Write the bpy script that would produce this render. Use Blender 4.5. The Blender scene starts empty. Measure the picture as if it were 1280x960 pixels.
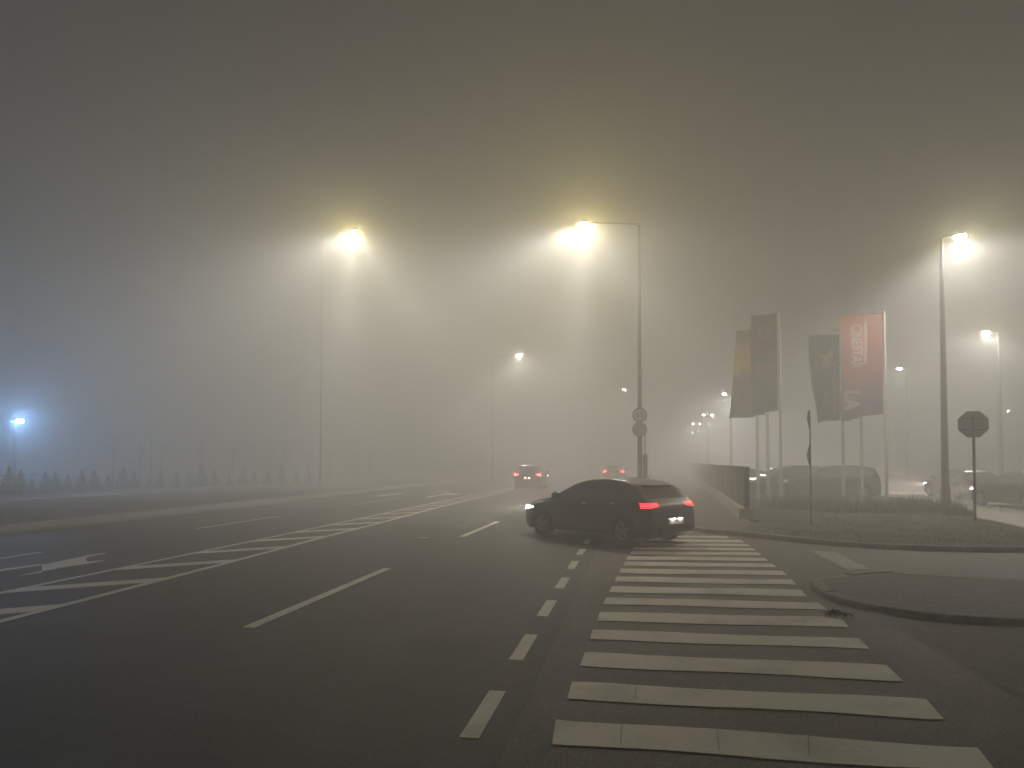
import bpy, bmesh, math, random
from math import radians as R, sin, cos, tan, pi, sqrt, atan2
from mathutils import Vector, Matrix
from mathutils.bvhtree import BVHTree
random.seed(7)
SC = bpy.context.scene
COL = SC.collection
# ------------------------------------------------------------------ camera
FPX, HORIZ, VPX, HCAM, PITCH = 890.0, 577.0, 798.0, 1.85, R(1.5)
SV = (HORIZ - 480) / FPX - tan(PITCH)
YAW = math.atan((VPX - 640) / FPX)
cam_d = bpy.data.cameras.new('camera'); cam = bpy.data.objects.new('camera', cam_d); COL.objects.link(cam)
cam.location = (0, 0, HCAM); cam.rotation_euler = (pi / 2 + PITCH, 0, YAW)
cam_d.sensor_width = 36; cam_d.lens = FPX / 1280 * 36; cam_d.shift_y = SV * FPX / 1280
cam_d.clip_end = 2000; cam_d.clip_start = .05
SC.camera = cam
CM = cam.rotation_euler.to_matrix()

def ray(px, py):
    return CM @ Vector(((px - 640) / FPX, (480 - py) / FPX + SV, -1.0))
def G(px, py, z=0.0):                       # pixel of the photograph -> point on the level z
    d = ray(px, py); t = (z - HCAM) / d.z
    return Vector((d.x * t, d.y * t, z))
def D(px, depth, z=0.0):                    # pixel column at a distance, on level z
    d = ray(px, HORIZ); t = depth
    return Vector((d.x * t, d.y * t, z))
def HZ(py, depth):                          # height of a pixel row at a distance
    return HCAM + (HORIZ - py) / FPX * depth

# ------------------------------------------------------------------ materials
def mat(name, col, rough=.6, metal=0, emit=None, estr=0, noise=None, bump=None, spec=.5, col2=None):
    m = bpy.data.materials.new(name); m.use_nodes = True
    nt = m.node_tree; b = nt.nodes['Principled BSDF']
    b.inputs['Base Color'].default_value = (*col, 1); b.inputs['Roughness'].default_value = rough
    b.inputs['Metallic'].default_value = metal; b.inputs['Specular IOR Level'].default_value = spec
    if emit:
        b.inputs['Emission Color'].default_value = (*emit, 1); b.inputs['Emission Strength'].default_value = estr
    if noise or bump:
        tc = nt.nodes.new('ShaderNodeTexCoord')
    if noise:
        sc, lo, hi = noise
        n = nt.nodes.new('ShaderNodeTexNoise'); n.inputs['Scale'].default_value = sc; n.inputs['Detail'].default_value = 6
        n.inputs['Roughness'].default_value = .65
        r = nt.nodes.new('ShaderNodeValToRGB'); c2 = col2 or col
        r.color_ramp.elements[0].position = .3; r.color_ramp.elements[1].position = .72
        r.color_ramp.elements[0].color = (*[c * lo for c in col], 1); r.color_ramp.elements[1].color = (*[c * hi for c in c2], 1)
        nt.links.new(tc.outputs['Object'], n.inputs['Vector']); nt.links.new(n.outputs['Fac'], r.inputs['Fac'])
        nt.links.new(r.outputs['Color'], b.inputs['Base Color'])
    if bump:
        sc, st = bump
        n2 = nt.nodes.new('ShaderNodeTexNoise'); n2.inputs['Scale'].default_value = sc; n2.inputs['Detail'].default_value = 3
        bp = nt.nodes.new('ShaderNodeBump'); bp.inputs['Strength'].default_value = st; bp.inputs['Distance'].default_value = .02
        nt.links.new(tc.outputs['Object'], n2.inputs['Vector']); nt.links.new(n2.outputs['Fac'], bp.inputs['Height'])
        nt.links.new(bp.outputs['Normal'], b.inputs['Normal'])
    return m

def asphalt(name, col, seed, gloss=.6, grain=.55):
    """worn asphalt: fine aggregate speckle, large patches, streaks along the road"""
    m = bpy.data.materials.new(name); m.use_nodes = True
    nt = m.node_tree; b = nt.nodes['Principled BSDF']; N = nt.nodes.new; L = nt.links.new
    tc = N('ShaderNodeTexCoord')
    def noise(scale, detail, stretch=(1, 1, 1), rough=.6):
        mp = N('ShaderNodeMapping'); mp.inputs['Scale'].default_value = stretch; mp.inputs['Location'].default_value = (seed, seed * 2, 0)
        L(tc.outputs['Object'], mp.inputs['Vector'])
        n = N('ShaderNodeTexNoise'); n.inputs['Scale'].default_value = scale; n.inputs['Detail'].default_value = detail
        n.inputs['Roughness'].default_value = rough; L(mp.outputs['Vector'], n.inputs['Vector']); return n.outputs['Fac']
    def mr(src, a, b_, lo, hi):
        r = N('ShaderNodeMapRange'); r.inputs['From Min'].default_value = a; r.inputs['From Max'].default_value = b_
        r.inputs['To Min'].default_value = lo; r.inputs['To Max'].default_value = hi; L(src, r.inputs['Value']); return r.outputs['Result']
    def mul(x, y):
        q = N('ShaderNodeMath'); q.operation = 'MULTIPLY'; L(x, q.inputs[0]); L(y, q.inputs[1]); return q.outputs[0]
    fine = mr(noise(48, 5, rough=.8), .34, .66, 1 - grain, 1 + grain)
    mid = mr(noise(4.5, 6), .3, .7, .82, 1.18)
    big = mr(noise(.32, 4), .3, .7, .88, 1.12)
    streak = mr(noise(1.1, 5, (1, .06, 1)), .3, .7, .92, 1.08)
    f = mul(mul(fine, mid), mul(big, streak))
    v = N('ShaderNodeTexVoronoi'); v.inputs['Scale'].default_value = 60; L(tc.outputs['Object'], v.inputs['Vector'])
    chips = mr(v.outputs['Distance'], 0, .32, 3.6, .8)
    f = mul(f, chips)
    vm = N('ShaderNodeVectorMath'); vm.operation = 'SCALE'; vm.inputs[0].default_value = col; L(f, vm.inputs['Scale'])
    L(vm.outputs[0], b.inputs['Base Color'])
    L(mr(noise(.9, 5), .3, .7, gloss - .03, gloss + .06), b.inputs['Roughness'])
    bp = N('ShaderNodeBump'); bp.inputs['Strength'].default_value = .75; bp.inputs['Distance'].default_value = .012
    L(noise(120, 3, rough=.7), bp.inputs['Height']); L(bp.outputs['Normal'], b.inputs['Normal'])
    return m

def paint_mat(name, col):
    m = bpy.data.materials.new(name); m.use_nodes = True
    nt = m.node_tree; b = nt.nodes['Principled BSDF']; N = nt.nodes.new; L = nt.links.new
    tc = N('ShaderNodeTexCoord')
    n = N('ShaderNodeTexNoise'); n.inputs['Scale'].default_value = 26; n.inputs['Detail'].default_value = 9; n.inputs['Roughness'].default_value = .75
    n2 = N('ShaderNodeTexNoise'); n2.inputs['Scale'].default_value = 1.5; n2.inputs['Detail'].default_value = 7
    L(tc.outputs['Object'], n.inputs['Vector']); L(tc.outputs['Object'], n2.inputs['Vector'])
    a = N('ShaderNodeMath'); a.operation = 'MULTIPLY_ADD'; a.inputs[1].default_value = .6; L(n.outputs['Fac'], a.inputs[0]); L(n2.outputs['Fac'], a.inputs[2])
    r = N('ShaderNodeValToRGB'); e = r.color_ramp.elements
    e[0].position = .50; e[0].color = (*[c * .60 for c in col], 1); e[1].position = .82; e[1].color = (*col, 1)
    L(a.outputs[0], r.inputs['Fac']); L(r.outputs['Color'], b.inputs['Base Color'])
    b.inputs['Roughness'].default_value = .6
    bp = N('ShaderNodeBump'); bp.inputs['Strength'].default_value = .3; bp.inputs['Distance'].default_value = .01
    n3 = N('ShaderNodeTexNoise'); n3.inputs['Scale'].default_value = 110; L(tc.outputs['Object'], n3.inputs['Vector'])
    L(n3.outputs['Fac'], bp.inputs['Height']); L(bp.outputs['Normal'], b.inputs['Normal'])
    return m

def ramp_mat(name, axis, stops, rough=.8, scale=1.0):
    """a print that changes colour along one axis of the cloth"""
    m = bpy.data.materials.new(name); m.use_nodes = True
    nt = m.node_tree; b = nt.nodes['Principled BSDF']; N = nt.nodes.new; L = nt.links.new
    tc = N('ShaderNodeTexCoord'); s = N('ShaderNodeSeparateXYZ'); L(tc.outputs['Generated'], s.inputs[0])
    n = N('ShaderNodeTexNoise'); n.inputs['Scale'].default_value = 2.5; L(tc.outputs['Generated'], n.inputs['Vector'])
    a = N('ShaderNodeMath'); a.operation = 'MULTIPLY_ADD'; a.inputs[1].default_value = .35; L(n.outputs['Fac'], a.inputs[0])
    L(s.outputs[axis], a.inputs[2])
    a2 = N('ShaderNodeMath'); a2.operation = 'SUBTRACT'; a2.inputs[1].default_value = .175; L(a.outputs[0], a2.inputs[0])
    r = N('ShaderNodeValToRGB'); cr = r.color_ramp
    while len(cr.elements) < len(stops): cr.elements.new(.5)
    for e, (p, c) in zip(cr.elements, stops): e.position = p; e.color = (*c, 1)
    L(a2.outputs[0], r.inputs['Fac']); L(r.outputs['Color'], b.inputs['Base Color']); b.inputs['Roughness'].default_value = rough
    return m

M = {}
M['road'] = asphalt('main_asphalt', (.060, .052, .043), 3, .60, .85)
M['side'] = asphalt('side_asphalt', (.125, .111, .085), 11, .6, .85)
M['patch'] = asphalt('patch_asphalt', (.16, .148, .105), 23, .7)
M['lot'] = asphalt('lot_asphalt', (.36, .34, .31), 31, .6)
M['paint'] = paint_mat('road_paint', (.86, .82, .73))
M['paint_zebra'] = paint_mat('zebra_paint', (.82, .77, .66))
M['paint_worn'] = paint_mat('worn_paint', (.36, .34, .29))
M['seal'] = mat('joint_seal', (.02, .019, .018), .95)
M['concrete'] = mat('concrete', (.30, .28, .25), .85, noise=(6, .75, 1.15), bump=(40, .3))
M['kerbstone'] = mat('kerbstone', (.31, .29, .25), .85, noise=(9, .6, 1.25), bump=(40, .4))
M['paving'] = mat('paving_slab', (.135, .125, .108), .85, noise=(5, .7, 1.2), bump=(40, .3))
M['plinth'] = mat('plinth_concrete', (.42, .39, .34), .85, noise=(4, .8, 1.1), bump=(30, .3))
M['soil'] = mat('ground_soil', (.05, .055, .035), .95, noise=(1.3, .6, 1.4), bump=(14, .7))
M['lawn'] = mat('lawn_soil', (.056, .053, .034), .95, noise=(.9, .55, 1.5), bump=(20, .9))
M['blade'] = mat('grass_blade', (.056, .058, .032), .8, noise=(1.5, .6, 1.4), col2=(.06, .055, .03))
M['weed'] = mat('weed_stem', (.042, .045, .025), .85, noise=(2, .6, 1.3))
M['galv'] = mat('galvanised_steel', (.055, .055, .053), .8, .0, noise=(5, .8, 1.15))
M['painted'] = mat('dark_painted_steel', (.022, .022, .021), .9)
M['dark_steel'] = mat('dark_steel', (.04, .04, .04), .7, .0, noise=(5, .8, 1.2))
M['galv_light'] = mat('worn_iron', (.3, .29, .27), .5, .6, noise=(9, .7, 1.2))
M['white_pole'] = mat('pale_aluminium', (.55, .54, .52), .42, .35, noise=(4, .85, 1.08))
M['wall_panel'] = mat('wall_panel', (.055, .057, .05), .7, noise=(1.8, .7, 1.2), bump=(30, .25))
M['sign_back'] = mat('sign_back', (.28, .27, .26), .55, .5, noise=(8, .8, 1.15))
M['sign_white'] = mat('sign_white', (.62, .6, .56), .5, noise=(5, .9, 1.05))
M['sign_red'] = mat('sign_red', (.28, .03, .03), .5)
M['sign_black'] = mat('sign_black', (.02, .02, .02), .5)
M['bark'] = mat('pale_bark', (.24, .23, .2), .9, noise=(12, .55, 1.15), bump=(30, .6))
M['twig'] = mat('twig_bark', (.11, .095, .075), .9)
M['conifer'] = mat('conifer_green', (.04, .055, .03), .85, noise=(3, .5, 1.5))
M['tyre'] = mat('tyre_rubber', (.022, .022, .022), .85, noise=(14, .8, 1.2))
M['rim'] = mat('alloy_rim', (.30, .30, .30), .4, .8)
M['glass'] = mat('car_glass', (.17, .18, .18), .07, 0, spec=.9)
M['trim'] = mat('black_trim', (.02, .02, .02), .6)
M['under'] = mat('underbody', (.012, .012, .012), .9)
M['plate'] = mat('number_plate', (.7, .7, .67), .45)
M['mirror_glass'] = mat('mirror_glass', (.5, .5, .5), .05, 1)
M['chrome'] = mat('chrome', (.7, .7, .7), .12, 1)
M['tail_on'] = mat('tail_lamp_lit', (.3, .01, .015), .3, emit=(1, .010, .014), estr=8)
M['tail_far'] = mat('tail_lamp_far', (.3, .01, .015), .3, emit=(1, .015, .02), estr=110)
M['tail_dim'] = mat('tail_lamp_lens', (.22, .01, .015), .18)
M['head_on'] = mat('head_lamp_lit', (.8, .8, .8), .2, emit=(1, .96, .88), estr=50)
M['head_off'] = mat('head_lamp_lens', (.3, .31, .32), .35, .1)
M['plate_lamp'] = mat('plate_lamp_lit', (.8, .8, .8), .3, emit=(1, .86, .68), estr=22)
M['debris'] = mat('wet_leaf_litter', (.022, .018, .012), .6, noise=(20, .5, 1.6), bump=(40, 1))
def car_paint(name, c):
    m = mat(name, c, .28, .35, noise=(3, .92, 1.06)); b = m.node_tree.nodes['Principled BSDF']
    b.inputs['Coat Weight'].default_value = .9; b.inputs['Coat Roughness'].default_value = .08
    return m

# ------------------------------------------------------------------ object helpers
def tag(o, label=None, cat=None, group=None, kind=None):
    if label: o['label'] = label
    if cat: o['category'] = cat
    if group: o['group'] = group
    if kind: o['kind'] = kind
    return o
def empty(name, loc=(0, 0, 0), rz=0, label=None, cat=None, group=None):
    o = bpy.data.objects.new(name, None); COL.objects.link(o); o.empty_display_size = .3
    o.location = loc; o.rotation_euler = (0, 0, rz)
    return tag(o, label, cat, group)
class MB:
    def __init__(s): s.v = []; s.f = []; s.m = []; s.mi = 0
    def add(s, vs, fs):
        k = len(s.v); s.v += [tuple(x) for x in vs]; s.f += [tuple(i + k for i in f) for f in fs]; s.m += [s.mi] * len(fs); return s
    def box(s, c, d, rz=0, M4=None):
        x, y, z = [q / 2 for q in d]; vs = []
        for sx, sy, sz in ((-1,-1,-1),(1,-1,-1),(1,1,-1),(-1,1,-1),(-1,-1,1),(1,-1,1),(1,1,1),(-1,1,1)):
            p = Vector((sx*x, sy*y, sz*z)); p = Matrix.Rotation(rz, 3, 'Z') @ p + Vector(c)
            vs.append(M4 @ p if M4 else p)
        return s.add(vs, [(0,3,2,1),(4,5,6,7),(0,1,5,4),(1,2,6,5),(2,3,7,6),(3,0,4,7)])
    def tube(s, pts, rads, n=10, cap=True):
        pts = [Vector(p) for p in pts]; k = len(pts)
        if not hasattr(rads, '__len__'): rads = [rads] * k
        vs = []; fs = []; up = Vector((0, 0, 1))
        for i, p in enumerate(pts):
            t = (pts[min(i+1, k-1)] - pts[max(i-1, 0)]).normalized()
            a = t.cross(up if abs(t.z) < .95 else Vector((1, 0, 0))).normalized(); b = t.cross(a)
            for j in range(n):
                q = 2*pi*j/n; vs.append(p + (a*cos(q) + b*sin(q)) * rads[i])
        for i in range(k-1):
            for j in range(n):
                fs.append((i*n+j, i*n+(j+1)%n, (i+1)*n+(j+1)%n, (i+1)*n+j))
        if cap: fs += [tuple(range(n))[::-1], tuple((k-1)*n+j for j in range(n))]
        return s.add(vs, fs)
    def prism(s, poly, z0, z1):
        n = len(poly); vs = [(p[0], p[1], z0) for p in poly] + [(p[0], p[1], z1) for p in poly]
        return s.add(vs, [tuple(range(n))[::-1], tuple(range(n, 2*n))] + [(i, (i+1)%n, n+(i+1)%n, n+i) for i in range(n)])
    def ellipsoid(s, c, r, nu=12, nv=8, zmin=-1):
        vs = []; fs = []
        for i in range(nv+1):
            th = pi*i/nv
            for j in range(nu):
                ph = 2*pi*j/nu; vs.append((c[0]+r[0]*sin(th)*cos(ph), c[1]+r[1]*sin(th)*sin(ph), c[2]+r[2]*max(zmin, cos(th))))
        for i in range(nv):
            for j in range(nu): fs.append((i*nu+j, (i+1)*nu+j, (i+1)*nu+(j+1)%nu, i*nu+(j+1)%nu))
        return s.add(vs, fs)
    def build(s, name, m, parent=None, smooth=False, bevel=0, fix=True):
        me = bpy.data.meshes.new(name); me.from_pydata(s.v, [], s.f)
        for q in (m if isinstance(m, (list, tuple)) else [m]): me.materials.append(q)
        if any(s.m): me.polygons.foreach_set('material_index', s.m)
        if fix:
            bm = bmesh.new(); bm.from_mesh(me); bmesh.ops.recalc_face_normals(bm, faces=bm.faces); bm.to_mesh(me); bm.free()
        if smooth:
            me.polygons.foreach_set('use_smooth', [True]*len(me.polygons))
            try: me.set_sharp_from_angle(angle=R(38))
            except Exception: pass
        me.update()
        o = bpy.data.objects.new(name, me); COL.objects.link(o)
        if parent: o.parent = parent
        if bevel:
            b = o.modifiers.new('bevel', 'BEVEL'); b.width = bevel; b.segments = 2; b.limit_method = 'ANGLE'
        return o
def kids(o): return [c for c in bpy.data.objects if c.parent == o]
def copy_tree(o, parent=None):
    c = o.copy(); COL.objects.link(c); c.parent = parent
    for ch in kids(o):
        if ch != c: copy_tree(ch, c)
    return c
def struct(o): o['kind'] = 'structure'; return o
def subdiv(poly, k=6):
    out = []
    for i in range(len(poly)):
        a = Vector(poly[i]); b = Vector(poly[(i+1) % len(poly)])
        for j in range(k): out.append(a.lerp(b, j/k))
    return out
def sheet(name, poly, z, m):
    b = MB(); b.add([(p[0], p[1], z) for p in poly], [tuple(range(len(poly)))])
    o = b.build(name, m, fix=False)
    if o.data.polygons[0].normal.z < 0: o.data.flip_normals()
    return struct(o)
def smooth_line(pts, k=8):
    pts = [Vector((p[0], p[1], 0)) for p in pts]; out = []
    for i in range(len(pts)-1):
        p0 = pts[max(i-1, 0)]; p1 = pts[i]; p2 = pts[i+1]; p3 = pts[min(i+2, len(pts)-1)]
        for j in range(k):
            t = j/k
            out.append(.5*((2*p1)+(p2-p0)*t+(2*p0-5*p1+4*p2-p3)*t*t+(3*p1-p0-3*p2+p3)*t**3))
    out.append(pts[-1]); return out
def kerb_strip(b, line, w=.16, h=.12, z0=-.02, side=1, joints=True):
    """kerb along a polyline; side=+1 puts the body on the left of the walk"""
    # separate stones about a metre long with open joints
    cum = [0.0]
    for i in range(1, len(line)): cum.append(cum[-1]+(line[i]-line[i-1]).length)
    def at(d):
        d = min(max(d, 0), cum[-1])
        for i in range(1, len(cum)):
            if cum[i] >= d:
                t = (d-cum[i-1])/max(cum[i]-cum[i-1], 1e-6); return line[i-1].lerp(line[i], t)
        return line[-1]
    def nrm(d):
        t = (at(d+.15)-at(d-.15)).normalized(); return Vector((-t.y, t.x, 0))*side
    d0 = 0.0; vs = []; fs = []
    while d0 < cum[-1]-.05:
        ln = 1.0 if d0 < 90 else 8.0
        d1 = min(d0+ln, cum[-1]); hh = h+random.uniform(-.007, .007); sh = random.uniform(-.006, .006)
        prof = [(sh, z0), (sh, hh-.03), (sh+.012, hh-.008), (sh+.035, hh), (w, hh), (w, z0)]; k = len(prof); base = len(vs); m = 5
        for j in range(m):
            d = d0+.006+(d1-d0-.012)*j/(m-1); p = at(d); n = nrm(d)
            for q, z in prof: vs.append((p.x+n.x*q, p.y+n.y*q, z))
        for j in range(m-1):
            for i in range(k-1): fs.append((base+j*k+i, base+(j+1)*k+i, base+(j+1)*k+i+1, base+j*k+i+1))
        fs += [tuple(base+i for i in range(k)), tuple(base+(m-1)*k+i for i in range(k))]
        d0 = d1
    b.add(vs, fs)

# ------------------------------------------------------------------ world: dim lit-up night overcast
w = bpy.data.worlds.new('World'); SC.world = w; w.use_nodes = True
nt = w.node_tree; bg = nt.nodes['Background']
sky = nt.nodes.new('ShaderNodeTexSky'); sky.sky_type = 'NISHITA'; sky.sun_disc = False
sky.sun_elevation = R(4); sky.sun_rotation = R(200); sky.dust_density = 4; sky.air_density = 2
bw = nt.nodes.new('ShaderNodeRGBToBW'); nt.links.new(sky.outputs[0], bw.inputs[0])
vm = nt.nodes.new('ShaderNodeVectorMath'); vm.operation = 'SCALE'; vm.inputs[0].default_value = (1.0, .94, 1.0)
nt.links.new(bw.outputs[0], vm.inputs['Scale']); nt.links.new(vm.outputs[0], bg.inputs['Color'])
bg.inputs['Strength'].default_value = .023

# ------------------------------------------------------------------ setting
RX0 = -8.33 * HCAM * 1.015; RX1 = -.86
b = MB(); b.add([(-190, -30, 0), (190, -30, 0), (190, 230, 0), (-190, 230, 0)], [(0, 1, 2, 3)]); struct(b.build('ground', M['soil']))
sheet('main_road', [(RX0, -28), (RX1, -28), (RX1, 228), (RX0, 228)], .010, M['road'])
lawn_front = smooth_line([G(884, 667), G(930, 671), G(1000, 679), G(1090, 686), G(1190, 690), G(1290, 691), G(1420, 690), G(1600, 688)], 6)
sheet('side_road', [(RX1, -28), (70, -28), (70, lawn_front[-1].y)] + [(p.x, p.y) for p in reversed(lawn_front)] + [(RX1, lawn_front[0].y + 6)], .006, M['side'])
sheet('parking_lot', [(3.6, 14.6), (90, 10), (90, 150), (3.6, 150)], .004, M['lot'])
sheet('road_patch', [G(1108, 779), G(1135, 792), G(1190, 825), G(1290, 884), G(1420, 960), G(1600, 960), G(1600, 800), G(1290, 786)], .010, M['patch'])

# right-hand pavement beyond the side road (left of the wall)
cor = smooth_line([(-.55, 120, 0), (-.55, 60, 0), (-.5, 27, 0), (-.1, 23.2, 0), (.9, 20.6, 0), G(884, 667)], 8)
kb = MB(); kerb_strip(kb, cor, side=1); kerb_strip(kb, lawn_front, side=1); struct(kb.build('kerb', M['kerbstone'], smooth=True))
pv = [(p.x+.05, p.y) for p in cor] + [(lawn_front[5].x, lawn_front[5].y+.1), (3.2, 21.2), (3.2, 24), (7.6, 120)]
sheet('pavement', pv, .112, M['paving'])
lawn_back = [G(1600, 684), G(1400, 682), G(1285, 666), G(1224, 652), G(1196, 641), G(1150, 629), G(1108, 623), G(1000, 620), D(938, 38)]
LAWN = [(p.x, p.y+.08) for p in lawn_front[5:]] + [(p.x, p.y) for p in lawn_back] + [(3.45, 38), (3.45, 21.5), (3.2, 21.2)]
lb = MB(); lb.prism(LAWN, -.02, .115); struct(lb.build('lawn', M['lawn']))

# splitter island
isl = smooth_line([G(1450, 784), G(1285, 783), G(1220, 780), G(1150, 774), G(1080, 762), G(1036, 750), G(1016, 738), G(1014, 730), G(1028, 720, .1), G(1058, 713, .13),
                   G(1100, 713, .085), G(1150, 717, .085), G(1285, 723, .085), G(1450, 727, .085), G(1600, 729, .085)], 6)
kb = MB(); kerb_strip(kb, isl, side=-1, h=.085); struct(kb.build('island_kerb', M['kerbstone'], smooth=True))
cen = Vector((sum(p.x for p in isl)/len(isl), sum(p.y for p in isl)/len(isl), 0))
def pavers(name):
    m = bpy.data.materials.new(name); m.use_nodes = True
    nt = m.node_tree; b = nt.nodes['Principled BSDF']; N = nt.nodes.new; L = nt.links.new
    tc = N('ShaderNodeTexCoord'); br = N('ShaderNodeTexBrick'); br.inputs['Scale'].default_value = 1
    br.inputs['Brick Width'].default_value = .2; br.inputs['Row Height'].default_value = .1; br.inputs['Mortar Size'].default_value = .008
    br.inputs['Color1'].default_value = (.20, .19, .16, 1); br.inputs['Color2'].default_value = (.27, .255, .215, 1); br.inputs['Mortar'].default_value = (.04, .038, .03, 1)
    L(tc.outputs['Object'], br.inputs['Vector'])
    n = N('ShaderNodeTexNoise'); n.inputs['Scale'].default_value = 1.6; n.inputs['Detail'].default_value = 6; L(tc.outputs['Object'], n.inputs['Vector'])
    mx = N('ShaderNodeMix'); mx.data_type = 'RGBA'; mx.blend_type = 'MULTIPLY'; mx.inputs['Factor'].default_value = .3
    L(br.outputs['Color'], mx.inputs['A']); L(n.outputs['Fac'], mx.inputs['B']); L(mx.outputs['Result'], b.inputs['Base Color'])
    b.inputs['Roughness'].default_value = .8; return m
M['pavers'] = pavers('island_pavers')
sheet('traffic_island', [(p.x + (cen-p).normalized().x*.12, p.y + (cen-p).normalized().y*.12) for p in isl], .079, M['pavers'])

# left side of the main road: kerb band, pavement strip, verge, far path
kb = MB(); kerb_strip(kb, [Vector((RX0, y, 0)) for y in range(-28, 229, 4)], side=1, h=.10, w=.14); struct(kb.build('kerb', M['concrete'], smooth=True))
sheet('pavement', [(RX0-.12, -28), (RX0-.12, 228), (RX0-1.7, 228), (RX0-1.7, -28)], .096, M['concrete'])
b = MB(); b.prism([(RX0-1.7, -28), (RX0-1.7, 228), (-60, 228), (-60, -28)], -.03, .085); struct(b.build('verge', M['lawn']))
sheet('path', [(RX0-12.2, -28), (RX0-12.2, 228), (RX0-13.4, 228), (RX0-13.4, -28)], .093, M['concrete'])

# ------------------------------------------------------------------ painted markings (thin paint sheets on the asphalt)
ZP = .0145
def quad_px(b, *pp):
    vs = [tuple(G(x, y, ZP)) for x, y in pp]; b.add(vs, [tuple(range(len(vs)))])
def rectY(b, x, y0, y1, wd):
    b.add([(x-wd/2, y0, ZP), (x+wd/2, y0, ZP), (x+wd/2, y1, ZP), (x-wd/2, y1, ZP)], [(0, 1, 2, 3)])
def gpaint(b, name, m):
    o = b.build(name, m, fix=False)
    for p in o.data.polygons:
        pass
    bm = bmesh.new(); bm.from_mesh(o.data)
    for f in bm.faces:
        if f.normal.z < 0: f.normal_flip()
    bm.to_mesh(o.data); bm.free(); return struct(o)
# zebra stripes: measured left/right ends, slightly wavy thermoplastic edges
zl = [(692, 929), (711, 872), (728, 831), (740, 799), (749, 775), (756, 755), (763, 740), (769, 727), (775, 716)]
zebra = [((695, 899), (690, 930), (1222, 934), (1247, 966)), ((715, 852), (709, 873), (1158, 874), (1180, 899)), ((731, 815), (725, 832), (1108, 831), (1129, 851)),
         ((741, 787), (737, 799), (1074, 798), (1087, 811)), ((750, 765), (746, 776), (1051, 771), (1061, 784)), ((758, 746.5), (754, 755), (1023, 753), (1034, 762)),
         ((765, 732.5), (761, 740), (1001, 737), (1009, 745.5)), ((771, 720.5), (768, 727), (990, 724.5), (996, 731)), ((776, 710.5), (774, 716.5), (978, 713.5), (984, 719)),
         ((781, 702), (779, 707), (966, 704.5), (971, 709)), ((785, 695), (783, 699.5), (956, 697), (960, 701)), ((789, 689), (787, 693), (948, 690.5), (952, 694)),
         ((793, 683.5), (791, 687), (941, 685), (945, 688)), ((800, 678.5), (798, 681.5), (934, 680), (938, 683)), ((812, 673.5), (810, 676.5), (926, 675), (931, 678)), ((830, 669), (828, 671.5), (908, 670), (912, 672.5))]
zb_ = MB()
for tl, bl, tr, br_ in zebra:
    a = G(*tl, ZP); c = G(*bl, ZP); d = G(*tr, ZP); e = G(*br_, ZP); n = 26; vs = []; fs = []
    ph = random.random()*6; am = .02
    for i in range(n+1):
        t = i/n; top = a.lerp(d, t); bot = c.lerp(e, t)
        if 0 < i < n:
            top = top + Vector((0, am*sin(ph+t*7)+random.uniform(-.004, .004), 0)); bot = bot + Vector((0, am*sin(ph+1+t*8)+random.uniform(-.004, .004), 0))
        vs += [top, bot]
    for i in range(n): fs.append((2*i, 2*i+1, 2*i+3, 2*i+2))
    zb_.add(vs, fs)
gpaint(zb_, 'zebra_crossing', M['paint_zebra'])
# thin joints across the nearest stripes
jb = MB()
for (x0, y0, x1, y1) in ((777, 904, 776, 931), (795, 857, 794, 874), (896, 912, 899, 937), (1010, 918, 1012, 944)):
    a = G(x0, y0, ZP+.003); c = G(x1, y1, ZP+.003); jb.add([a+Vector((-.004, 0, 0)), a+Vector((.004, 0, 0)), c+Vector((.004, 0, 0)), c+Vector((-.004, 0, 0))], [(0, 1, 2, 3)])
gpaint(jb, 'paint_joint', M['paint_worn'])
eb = MB()
ex = -.603*HCAM*.985
for i in range(7):
    y = 4.66 + i*1.89; xx = ex - .02 - .008*i; rectY(eb, xx, y, y+.99, .135)
gpaint(eb, 'edge_line', M['paint'])
lbk = MB()
for k in range(-1, 9):
    y = 7.3 + k*9.7
    if k >= 0: rectY(lbk, -2.34*HCAM*.985, y, y+4.45, .15)
for y0, y1 in ((6, 12.6), (17.8, 22.4), (28.8, 34.6), (40, 46), (51, 57)):
    rectY(lbk, -6.55*HCAM*.985, y0, y1, .13)
gpaint(lbk, 'lane_marking', M['paint'])
kx = HCAM*.985
TL = [(-5, 4.82), (7, 4.83), (17, 4.83), (27, 4.90), (38, 4.97), (50, 4.85), (62, 4.75)]
TR = [(-5, 3.97), (7, 3.97), (12, 4.04), (16, 4.14), (21, 4.20), (28, 4.36), (40, 4.42), (50, 4.60), (62, 4.70)]
def lin(t, y):
    for (y0, v0), (y1, v1) in zip(t, t[1:]):
        if y <= y1: return -kx*(v0+(v1-v0)*max(0, (y-y0)/(y1-y0)))
    return -kx*t[-1][1]
def ribbon(b, t, wd):
    ys = [-5+i*1.0 for i in range(68)]; vs = []
    for y in ys: x = lin(t, y); vs += [(x-wd/2, y, ZP), (x+wd/2, y, ZP)]
    b.add(vs, [(2*i, 2*i+1, 2*i+3, 2*i+2) for i in range(len(ys)-1)])
hb = MB(); ribbon(hb, TR, .15); ribbon(hb, TL, .13)
gpaint(hb, 'solid_line', M['paint'])
hb = MB(); y = 4.35
while y < 48:
    x0 = lambda q: lin(TL, q)+.07
    x1 = lambda q: lin(TR, q)-.08
    hb.add([(x0(y), y, ZP), (x1(y+1.1), y+1.1, ZP), (x1(y+1.6), y+1.6, ZP), (x0(y+.5), y+.5, ZP)], [(0, 1, 2, 3)]); y += 2.13
gpaint(hb, 'hatched_marking', M['paint'])
ab = MB()
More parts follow.
